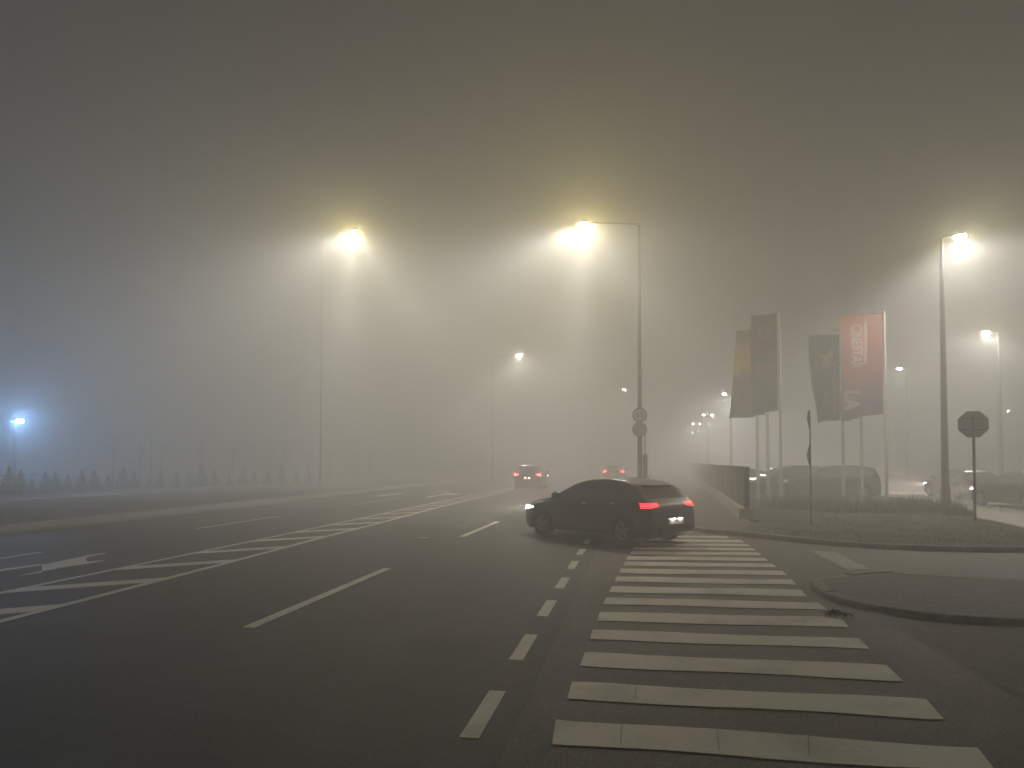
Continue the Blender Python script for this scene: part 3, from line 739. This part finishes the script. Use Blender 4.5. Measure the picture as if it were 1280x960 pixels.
def make_car(label, style='hatch', paint=None, lights='off', tail='tail_dim', head='head_off', plate_lit=False, group=None, S=1.0):
    P = PROF[style]; root = empty('parked_car' if lights == 'off' else 'car', (0, 0, 0), 0, label, 'car', group)
    Lh = P['L']/2; W = P['W']/2; top = P['top']; RW = .32 if style == 'hatch' else .35; RA = RW+.055
    xs = []; x = Lh
    # stations: finer where the centre line is steep or at the ends or arches
    while x > -Lh:
        xs.append(x); steep = abs(cr(top, x)-cr(top, x-.02))/.02
        x -= .012 if (steep > 1.6 or abs(x) > Lh-.06) else .032
    xs.append(-Lh)
    def hw(x):
        a = abs(x); e = .42 if x > 0 else .36; f = max(0, (a-(Lh-e))/e)
        return W*(1-.17*f**2.6 - .02*(a/Lh)**2)
    def sect(x):
        zt = cr(top, x); zb = min(cr(P['belt'], x), zt-.035); zs = .19
        ends = max(0, (abs(x)-(Lh-.25))/.25); zs += .10*ends**1.5
        for c in P['ax']:
            d = abs(x-c)
            if d < RA: zs = max(zs, RW+sqrt(RA*RA-d*d)-.01)
        w_ = hw(x); he = zt-zb; inset = .40*max(he-.1, 0)+.03
        e6 = max(w_*.97-inset-.02, .3)
        return [(0, zs), (w_*.5, zs), (w_*.86, zs), (w_*.965, zs+.025), (w_*.99, zs+.35*(zb-zs)), (w_, zs+.62*(zb-zs)), (w_*.995, zb-.10*(zb-zs)), (w_*.965, zb),
                ((w_*.955*.45+e6*.55), zb+he*.48), (e6, zb+he*.86), (e6*.86, zb+he*.955), (e6*.5, zb+he*.99), (0, zt)]
    vs = []; fs = []; nps = None
    for x in xs:
        s_ = sect(x)
        # refine section with Catmull-Rom
        out = []
        for i in range(len(s_)-1):
            p0 = s_[max(i-1, 0)]; p1 = s_[i]; p2 = s_[i+1]; p3 = s_[min(i+2, len(s_)-1)]
            for k in range(2):
                t = k/2
                out.append(tuple(.5*(2*p1[c]+(p2[c]-p0[c])*t+(2*p0[c]-5*p1[c]+4*p2[c]-p3[c])*t*t+(3*p1[c]-p0[c]-3*p2[c]+p3[c])*t**3) for c in (0, 1)))
        out.append(s_[-1]); out[0] = (0, out[0][1])
        half = out; ring = [(x, y, z) for y, z in half] + [(x, -y, z) for y, z in half[-2:0:-1]]
        nps = len(ring); vs += ring
    ns = len(xs)
    for i in range(ns-1):
        for j in range(nps):
            fs.append((i*nps+j, i*nps+(j+1) % nps, (i+1)*nps+(j+1) % nps, (i+1)*nps+j))
    fs.append(tuple(range(nps))); fs.append(tuple((ns-1)*nps+j for j in range(nps))[::-1])
    q = MB(); q.add(vs, fs); body = q.build('body', paint, root, smooth=True)
    bm = bmesh.new(); bm.from_mesh(body.data); bvh = BVHTree.FromBMesh(bm); bm.free()
    def patch(name, pts_fn, nu, nv, direc, m, parent, off=.005, thick=.015):
        direc = Vector(direc).normalized(); g = {}
        for i in range(nu+1):
            for j in range(nv+1):
                p = pts_fn(i/nu, j/nv)
                if p is None: continue
                h = bvh.ray_cast(Vector(p)-direc*3, direc)
                if h[0] is not None: g[i, j] = (h[0], h[1])
        idx = {}; q = MB(); vv = []; bb = []
        for k_, (p, nrm) in g.items():
            n2 = nrm if nrm.dot(direc) < 0 else -nrm
            n2 = (n2 - direc*.6).normalized()
            idx[k_] = len(vv); vv.append(p+n2*off); bb.append(p-n2*thick)
        K = len(vv); cells = [(i, j) for i in range(nu) for j in range(nv) if all(c in idx for c in ((i, j), (i+1, j), (i+1, j+1), (i, j+1)))]
        cs = set(cells); fs = []
        for i, j in cells:
            a, b2, c, d = idx[i, j], idx[i+1, j], idx[i+1, j+1], idx[i, j+1]; fs.append((a, b2, c, d))
            for (di, dj, e0, e1) in ((0, -1, a, b2), (1, 0, b2, c), (0, 1, c, d), (-1, 0, d, a)):
                if (i+di, j+dj) not in cs: fs.append((e0, e1, K+e1, K+e0))
        if not cells: return None
        q.add(vv+bb, fs); return q.build(name, m, parent, smooth=True)
    def zlow(x): return min(cr(P['belt'], x), cr(top, x)-.035)+.035
    def zup(x): zt = cr(top, x); zb = min(cr(P['belt'], x), zt-.035); return zb+(zt-zb)*.84
    for s in (1, -1):
        for (xa, xb) in P['wins']:
            def fn(u, v, xa=xa, xb=xb):
                x = xa+(xb-xa)*u; lo, up = zlow(x), zup(x)
                if xb == P['wins'][2][1] and u > .3: up = lo+(up-lo)*(1-.55*(u-.3)/.7)
                return (x, 0, lo+(max(up, lo+.004)-lo)*v)
            patch('side_window', fn, 18, 8, (0, -s, 0), M['glass'], root, .004)
        # door seams, handles, sill
        for xd in (1.0*P['ax'][0]-.42, (P['wins'][0][1]+P['wins'][1][0])/2, P['wins'][1][1]-.03):
            patch('door_seam', lambda u, v, xd=xd: (xd-.008+.016*u, 0, .27+(zlow(xd)-.05-.27)*v) if abs(xd-P['ax'][1]) > RA else (xd-.008+.016*u, 0, .74+(zlow(xd)-.05-.74)*v), 1, 12, (0, -s, 0), M['trim'], root, .002, .01)
        for xh in ((P['wins'][0][1]+.12), (P['wins'][1][1]+.10)):
            patch('door_handle', lambda u, v, xh=xh: (xh-.08+.17*u, 0, zlow(xh)-.13+.03*v), 6, 2, (0, -s, 0), M['chrome'] if style == 'hatch' else M['trim'], root, .028, .01)
        patch('sill_trim', lambda u, v: (P['ax'][0]-RA-.04+(P['ax'][1]-P['ax'][0]+2*RA+.08)*u, 0, .225+.07*v), 20, 2, (0, -s, 0), M['trim'], root, .006)
        # lamps
        zt_ = (.832, .94) if style == 'hatch' else (.91, 1.05)
        yi, yo = (.50, .862) if style == 'hatch' else (.62, .86)
        def tfn(u, v):
            y = yi+(yo-yi)*u; k = (1-u)*.5; z0 = zt_[0]+(zt_[1]-zt_[0])*(.35*(1-u)); z1 = zt_[1]-.01*(1-u)
            return (0, s*y, z0+(z1-z0)*v)
        tl = patch('tail_lamp', tfn, 14, 6, (1, 0, 0), M[tail], root, .012)
        def hfn(u, v):
            y = (.42+(.80-.42)*u)*W/.88; z0 = .60+.05*u; z1 = .69+.06*u; k = 1 if style == 'hatch' else 1.2
            return (0, s*y, (z0+(z1-z0)*v)*k)
        patch('headlamp', hfn, 12, 5, (-1, 0, 0), M[head], root, .012)
        patch('headlamp', lambda u, v: (Lh-.16-.28*u, 0, (.655+.05*u+.075*v*(1-.6*u))*(1 if style == 'hatch' else 1.2)), 8, 4, (0, -s, 0), M[head], root, .010)
        patch('reflector', lambda u, v: (0, s*(.55+.16*u), .40+.04*v), 4, 2, (1, 0, 0), M['tail_dim'], root, .008)
        # wing mirror
        xm = P['wins'][0][0]-.02; zm = zlow(xm)+.06
        q = MB(); q.ellipsoid((xm+.02, s*(W+.10), zm+.03), (.075, .11, .075), 14, 8); q.box((xm+.02, s*(W-.005), zm-.015), (.05, .12, .03)); mi = q.build('wing_mirror', paint, root, smooth=True)
        q = MB(); q.ellipsoid((xm-.045, s*(W+.10), zm+.03), (.015, .085, .055), 14, 6); q.build('mirror_glass', M['mirror_glass'], mi, smooth=True)
        # wheels
        for xa in P['ax']:
            we_ = empty('wheel', (xa, s*(W-.115), RW)); we_.parent = root
            q = MB(); n = 36; prof = [(.10, RW*.62), (.11, RW*.7), (.105, RW*.9), (.085, RW*.985), (.05, RW), (-.05, RW), (-.085, RW*.985), (-.105, RW*.9), (-.11, RW*.7), (-.10, RW*.62)]; k = len(prof)
            vv = [(r*cos(2*pi*i/n), y, r*sin(2*pi*i/n)) for i in range(n) for y, r in prof]
            q.add(vv, [(i*k+j, i*k+j+1, ((i+1) % n)*k+j+1, ((i+1) % n)*k+j) for i in range(n) for j in range(k-1)]); q.build('tyre', M['tyre'], we_, smooth=True)
            q = MB(); 
            prof = [(.10*s, RW*.64), (.075*s, RW*.60), (-.02*s, RW*.58), (-.03*s, RW*.64)]; k = 4
            vv = [(r*cos(2*pi*i/n), y, r*sin(2*pi*i/n)) for i in range(n) for y, r in prof]
            q.add(vv, [(i*k+j, i*k+j+1, ((i+1) % n)*k+j+1, ((i+1) % n)*k+j) for i in range(n) for j in range(k-1)])
            for i in range(5):
                a = 2*pi*i/5+.3
                for da in (-.13, .13):
                    c, d = cos(a), sin(a); c2, d2 = cos(a+da), sin(a+da)
                    q.tube([(c*.05, s*.075, d*.05), (c2*RW*.6, s*.08, d2*RW*.6)], [.022, .016], 6)
            q.tube([(0, s*.04, 0), (0, s*.085, 0)], .055, 12); q.build('rim', M['rim'], we_, smooth=True)
            q = MB(); q.tube([(0, -s*.02, 0), (0, s*.0, 0)], RW*.56, 20); q.build('brake_disc', M['dark_steel'], we_)
    # dark fill of the underside between the arches
    q = MB()
    for xa, xb in ((Lh-.30, P['ax'][0]+RA+.02), (P['ax'][0]-RA-.02, P['ax'][1]+RA+.02), (P['ax'][1]-RA-.02, -Lh+.22)):
        q.box(((xa+xb)/2, 0, .25), (abs(xa-xb), 1.3, .16))
    for c in P['ax']: q.box((c, 0, .42), (2*RA-.04, (W-.30)*2, .34))
    q.build('underbody', M['under'], root)
    # windscreen, rear window
    def wy(x): return max(hw(x)*.97-.40*max(cr(top, x)-cr(P['belt'], x)-.1, 0)-.09, .25)
    xa, xb = P['cowl']
    patch('windscreen', lambda u, v: (xa+(xb-xa)*u, (-1+2*v)*(wy(xb) + (wy(xa)-wy(xb))*(1-u)*.9), 0), 14, 18, (0, 0, -1), M['glass'], root, .005)
    xa2, xb2 = P['back']
    zr0 = cr(top, xb2)+.01; zr1 = cr(top, xa2)-.02
    patch('rear_window', lambda u, v: (0, (-1+2*v)*((.60 if style == 'hatch' else .64)-.10*u), zr0+(zr1-zr0)*u), 12, 18, (1, 0, 0), M['glass'], root, .006)
    sx = P['back'][0]
    q = MB(); zsp = cr(top, sx+.10)
    q.add([(sx+.16, -.54, zsp-.01), (sx+.16, .54, zsp-.01), (sx-.06, .50, zsp-.035), (sx-.06, -.50, zsp-.035), (sx+.16, -.54, zsp-.05), (sx+.16, .54, zsp-.05), (sx-.05, .50, zsp-.065), (sx-.05, -.50, zsp-.065)],
          [(0, 1, 2, 3), (7, 6, 5, 4), (0, 4, 5, 1), (1, 5, 6, 2), (2, 6, 7, 3), (3, 7, 4, 0)]); q.build('roof_spoiler', paint, root, bevel=.01)
    k = 1 if style == 'hatch' else 1.12
    patch('rear_bumper_trim', lambda u, v: (0, (-.62+1.24*u), .30+.13*v*k), 16, 3, (1, 0, 0), M['trim'], root, .012)
    patch('front_grille', lambda u, v: (0, (-.5+1.0*u), .33+.14*v), 14, 3, (-1, 0, 0), M['trim'], root, .008)
    zp = .53 if style == 'hatch' else .72
    hb_ = bvh.ray_cast(Vector((-6, 0, zp)), Vector((1, 0, 0))); xp = hb_[0].x
    q = MB(); q.box((xp-.018, 0, zp), (.016, .52, .115)); q.build('number_plate', M['plate'], root, bevel=.004)
    q = MB(); q.box((xp-.03, 0, zp+.085), (.05, .60, .025)); q.build('plate_trim', M['chrome'], root, bevel=.006)
    if plate_lit:
        for y in (-.13, .13):
            q = MB(); q.box((xp-.045, y, zp+.062), (.03, .10, .018)); q.build('plate_lamp', M['plate_lamp'], root, bevel=.004)
    hb2 = bvh.ray_cast(Vector((-6, 0, .84)), Vector((1, 0, 0)))
    q = MB(); q.tube([(hb2[0].x-.012, 0, .84), (hb2[0].x+.01, 0, .84)], .045, 20); q.build('badge', M['chrome'], root, smooth=True)
    q = MB(); q.tube([(sx+.25, 0, cr(top, sx+.25)-.01), (sx+.15, 0, cr(top, sx+.25)+.17)], [.008, .003], 6); q.build('aerial', M['trim'], root)
    root.scale = (S, S, S)
    return root, Lh
def heading(o, phi):          # phi: degrees the nose points left of the camera's forward axis
    o.rotation_euler.z = pi/2+YAW+R(phi)
def put(o, ground, local, phi):
    heading(o, phi); a = o.rotation_euler.z; s = o.scale.x
    o.location = (ground.x-s*(local[0]*cos(a)-local[1]*sin(a)), ground.y-s*(local[0]*sin(a)+local[1]*cos(a)), .012)
def headlights(o, Lh, power, col=(1, .93, .8), z=.66, ys=(-.62, .62)):
    for y in ys:
        spot('headlight_beam', o, (Lh+.03, y, z), power, col, deg=30, blend=.8, rot=(0, -pi/2+R(4.5), 0), rad=.06, photo=False)
hatch, Lh = make_car('dark grey hatchback turning across the crossing with lit red tail lamps', 'hatch', car_paint('graphite_paint', (.105, .102, .098)), 'on', 'tail_on', 'head_on', True)
put(hatch, G(780, 682), (-1.27, .80), 41); headlights(hatch, Lh, 1000)
c2, Lh2 = make_car('dark car with a pale roof bar driving away beside the hatched strip', 'suv', car_paint('black_paint', (.03, .03, .032)), 'on', 'tail_far', 'head_on', True)
put(c2, G(659, 612.5), (-2.25, 0), -9); headlights(c2, Lh2, 200, z=.8)
c3, Lh3 = make_car('boxy car farther away in the fog ahead of the hatchback', 'suv', car_paint('dark_red_paint', (.05, .035, .033)), 'on', 'tail_far', 'head_on', False)
put(c3, G(767, 604), (-2.25, 0), -11); headlights(c3, Lh3, 200, z=.8)
q1, Lq = make_car('small dark red car heading the queue on the right, nose left', 'hatch', car_paint('maroon_paint', (.07, .03, .032)), 'on', 'tail_dim', 'head_on', False, 'cars queueing on the right')
put(q1, D(1200, 36), (0, 0), -3); headlights(q1, Lq, 8000, (1, .76, .66))
q2, Lq2 = make_car('dark car cut by the right edge, second in the queue', 'hatch', car_paint('dark_green_paint', (.035, .042, .038)), 'on', 'tail_dim', 'head_on', False, 'cars queueing on the right')
put(q2, D(1278, 28.5), (0, 0), 2); headlights(q2, Lq2, 2200, (1, .8, .7))
p1, _ = make_car('dark tall parked car behind the right flagpoles, rounded end at right', 'suv', car_paint('night_paint', (.022, .022, .023)), 'off', 'tail_dim', 'head_off', False, 'cars parked behind the wall')
put(p1, D(1034, 35.3), (0, 0), 84)
p2, _ = make_car('grey parked car just right of the wall end, behind three flagpoles', 'hatch', car_paint('grey_paint', (.10, .10, .10)), 'off', 'tail_dim', 'head_off', False, 'cars parked behind the wall')
put(p2, D(938, 40), (0, 0), -70)
p3, _ = make_car('dark parked car filling the gap between the two flag groups', 'suv', car_paint('slate_paint', (.03, .032, .034)), 'off', 'tail_dim', 'head_off', False, 'cars parked behind the wall')
put(p3, D(980, 37.5), (0, 0), 98)

# ------------------------------------------------------------------ left background: conifers, young trees, blue floodlight
def conifer(h, seed):
    random.seed(seed); root = empty('conifer_shrub')
    q = MB(); q.tube([(0, 0, -.05), (0, 0, h*.9)], [.035, .008], 7); q.build('trunk', M['twig'], root, smooth=True)
    q = MB()
    for i in range(620):
        t = random.random()**1.3; z = .06*h+t*h*.94; rr = (.29*h)*(1-t)*random.uniform(.35, 1.05)+.01; a = random.uniform(0, 2*pi)
        c = Vector((cos(a)*rr, sin(a)*rr, z)); s_ = random.uniform(.05, .11)*h/1.2*(1.15-.75*t); u = Vector((cos(a), sin(a), random.uniform(-.3, .7)))*s_
        v = Vector((-sin(a), cos(a), random.uniform(-.4, .4)))*s_*.4; w_ = Vector((random.uniform(-1, 1), random.uniform(-1, 1), 1))*s_*.25
        q.add([c-u*.5-v, c+u, c-u*.5+v, c+w_], [(0, 1, 2), (0, 1, 3), (1, 2, 3)])
    q.build('foliage', M['conifer'], root, fix=False); return root
protos = [conifer(1.25, 1), conifer(1.1, 2), conifer(.95, 3)]
GC = 'conifer shrubs in a row on the left verge'
clab = ['tall pointed dark conifer shrub at the left edge under the blue light', 'pointed conifer shrub second from the left edge', 'conifer shrub third from the left edge']
for i in range(24):
    px = 11+i*15.2+random.uniform(-2, 2)
    if i > 6: px += (i-6)*1.5
    dep = 36+i*.9
    o = protos[i % 3] if i < 3 else copy_tree(protos[i % 3])
    o.location = D(px, dep, .08); o.rotation_euler.z = random.uniform(0, 6); s_ = random.uniform(.8, 1.15)*(1.2 if i < 2 else 1.0); o.scale = (s_*1.2, s_*1.2, s_*1.1)
    tag(o, clab[i] if i < 3 else 'small dark conifer shrub in the foggy row along the left verge', 'shrub', GC)
def young_tree(seed, h):
    random.seed(seed); root = empty('young_tree')
    q = MB(); bx, by = random.uniform(-.1, .1), random.uniform(-.1, .1)
    q.tube([(0, 0, -.05), (bx*.4, by*.3, h*.3), (bx, by, h*.6), (bx*.8, by*1.2, h)], [.06, .05, .035, .008], 8); q.build('trunk', M['bark'], root, smooth=True)
    q = MB()
    for i in range(13):
        t = random.uniform(.4, .97); z = t*h; a = random.uniform(0, 2*pi); l = (1.15-t)*h*.42*random.uniform(.6, 1.2)
        p0 = Vector((bx*min(1, t*1.6), by*min(1, t*1.6), z)); d = Vector((cos(a)*.6, sin(a)*.6, random.uniform(.6, 1.0))).normalized()
        p1 = p0+d*l*.5+Vector((0, 0, .02)); p2 = p0+d*l+Vector((0, 0, l*.15)); q.tube([p0, p1, p2], [.014, .009, .003], 5)
        for k in range(3):
            e = p0.lerp(p2, random.uniform(.35, .9)); d2 = (d+Vector((random.uniform(-.7, .7), random.uniform(-.7, .7), random.uniform(-.1, .5)))).normalized()
            q.tube([e, e+d2*l*.4], [.006, .002], 4)
    q.build('branches', M['twig'], root); return root
yt = [young_tree(11, 4.2), young_tree(12, 3.7)]
for i, (px, dep) in enumerate(((142, 35), (176, 38), (189, 36), (202, 39), (250, 44), (291, 46), (338, 50), (357, 52), (387, 55), (413, 52), (440, 60), (462, 58))):
    o = yt[i] if i < 2 else copy_tree(yt[i % 2])
    o.location = D(px, dep+16, .08); o.rotation_euler.z = i*1.3; s_ = random.uniform(.9, 1.1); o.scale = (s_, s_, s_)
    tag(o, 'young bare tree with thin pale trunk, leftmost of its row' if i == 0 else 'young bare tree with thin pale trunk, faint in the fog on the left verge', 'tree', 'young bare trees on the left verge')
fl = D(18, 46)
o = empty('floodlight_mast', fl, atan2(-fl.y, -fl.x)+pi/2, 'mast with a bluish white floodlight glowing at the left edge', 'floodlight')
hz = HZ(527, 46)
q = MB(); q.tube([(0, 0, -.1), (0, 0, hz+.3)], [.11, .09], 12); q.build('mast', M['galv'], o, smooth=True)
q = MB(); q.box((-.45, 0, hz), (1.5, .08, .06)); q.box((-.45, 0, hz-.78), (1.5, .08, .06)); q.build('crossarm', M['galv'], o, bevel=.01)
q = MB(); q.box((.24, -.14, hz+.02), (.46, .16, .24)); fh = q.build('lamp_housing', M['dark_steel'], o, bevel=.03)
q = MB(); q.box((.24, -.235, hz+.02), (.40, .02, .19)); q.build('lens', mat('blue_flood_lens', (.8, .8, .8), .3, emit=(.28, .55, 1), estr=3000), fh)
q = MB(); q.box((-.2, -.13, hz-.4), (.3, .12, .3)); q.build('control_box', M['dark_steel'], o, bevel=.02)
fs_ = spot('flood_light', o, (.24, -.35, hz+.02), 1200, (.24, .52, 1), deg=160, blend=.8, rot=(R(-66), 0, 0), photo=False)
# low fence rail line behind the shrubs
fa = D(-60, 44); fe = D(80, 47)
o = empty('rail_fence', (fa.x, fa.y, .08), atan2(fe.y-fa.y, fe.x-fa.x), 'low thin rail fence behind the conifers at the left edge', 'fence'); Lf = (fe-fa).length
q = MB()
for i in range(int(Lf/1.7)+1): q.box((i*1.7, 0, .45), (.06, .06, .95))
q.build('post', M['galv'], o)
for dz in (.88, .5): q = MB(); q.box((Lf/2, -.04, dz), (Lf, .03, .05)); q.build('rail', M['galv'], o)

# ------------------------------------------------------------------ fog
b = MB(); b.box((0, 100, 9.4), (390, 270, 21.4)); hz_o = b.build('haze', None or mat('fog_air', (1, 1, 1)))
fm = hz_o.data.materials[0]; nt = fm.node_tree; nt.nodes.clear()
out = nt.nodes.new('ShaderNodeOutputMaterial'); pv_ = nt.nodes.new('ShaderNodeVolumePrincipled'); nt.links.new(pv_.outputs[0], out.inputs['Volume'])
pv_.inputs['Color'].default_value = (.965, .966, .975, 1); pv_.inputs['Density'].default_value = .033; pv_.inputs['Anisotropy'].default_value = .35
tag(hz_o, 'dense night fog filling the air over the whole street', 'fog', kind='stuff')

# ------------------------------------------------------------------ render settings
cy = SC.cycles
cy.use_denoising = True; cy.denoiser = 'OPENIMAGEDENOISE'
cy.volume_bounces = 4; cy.max_bounces = 6; cy.diffuse_bounces = 2; cy.glossy_bounces = 2; cy.transmission_bounces = 2; cy.transparent_max_bounces = 6
cy.sample_clamp_indirect = 4; cy.sample_clamp_direct = 0
cy.use_light_tree = True
cy.caustics_reflective = False; cy.caustics_refractive = False
vs_ = SC.view_settings; vs_.view_transform = 'Standard'; vs_.look = 'None'; vs_.exposure = .5; vs_.gamma = 1; vs_.use_curve_mapping = False
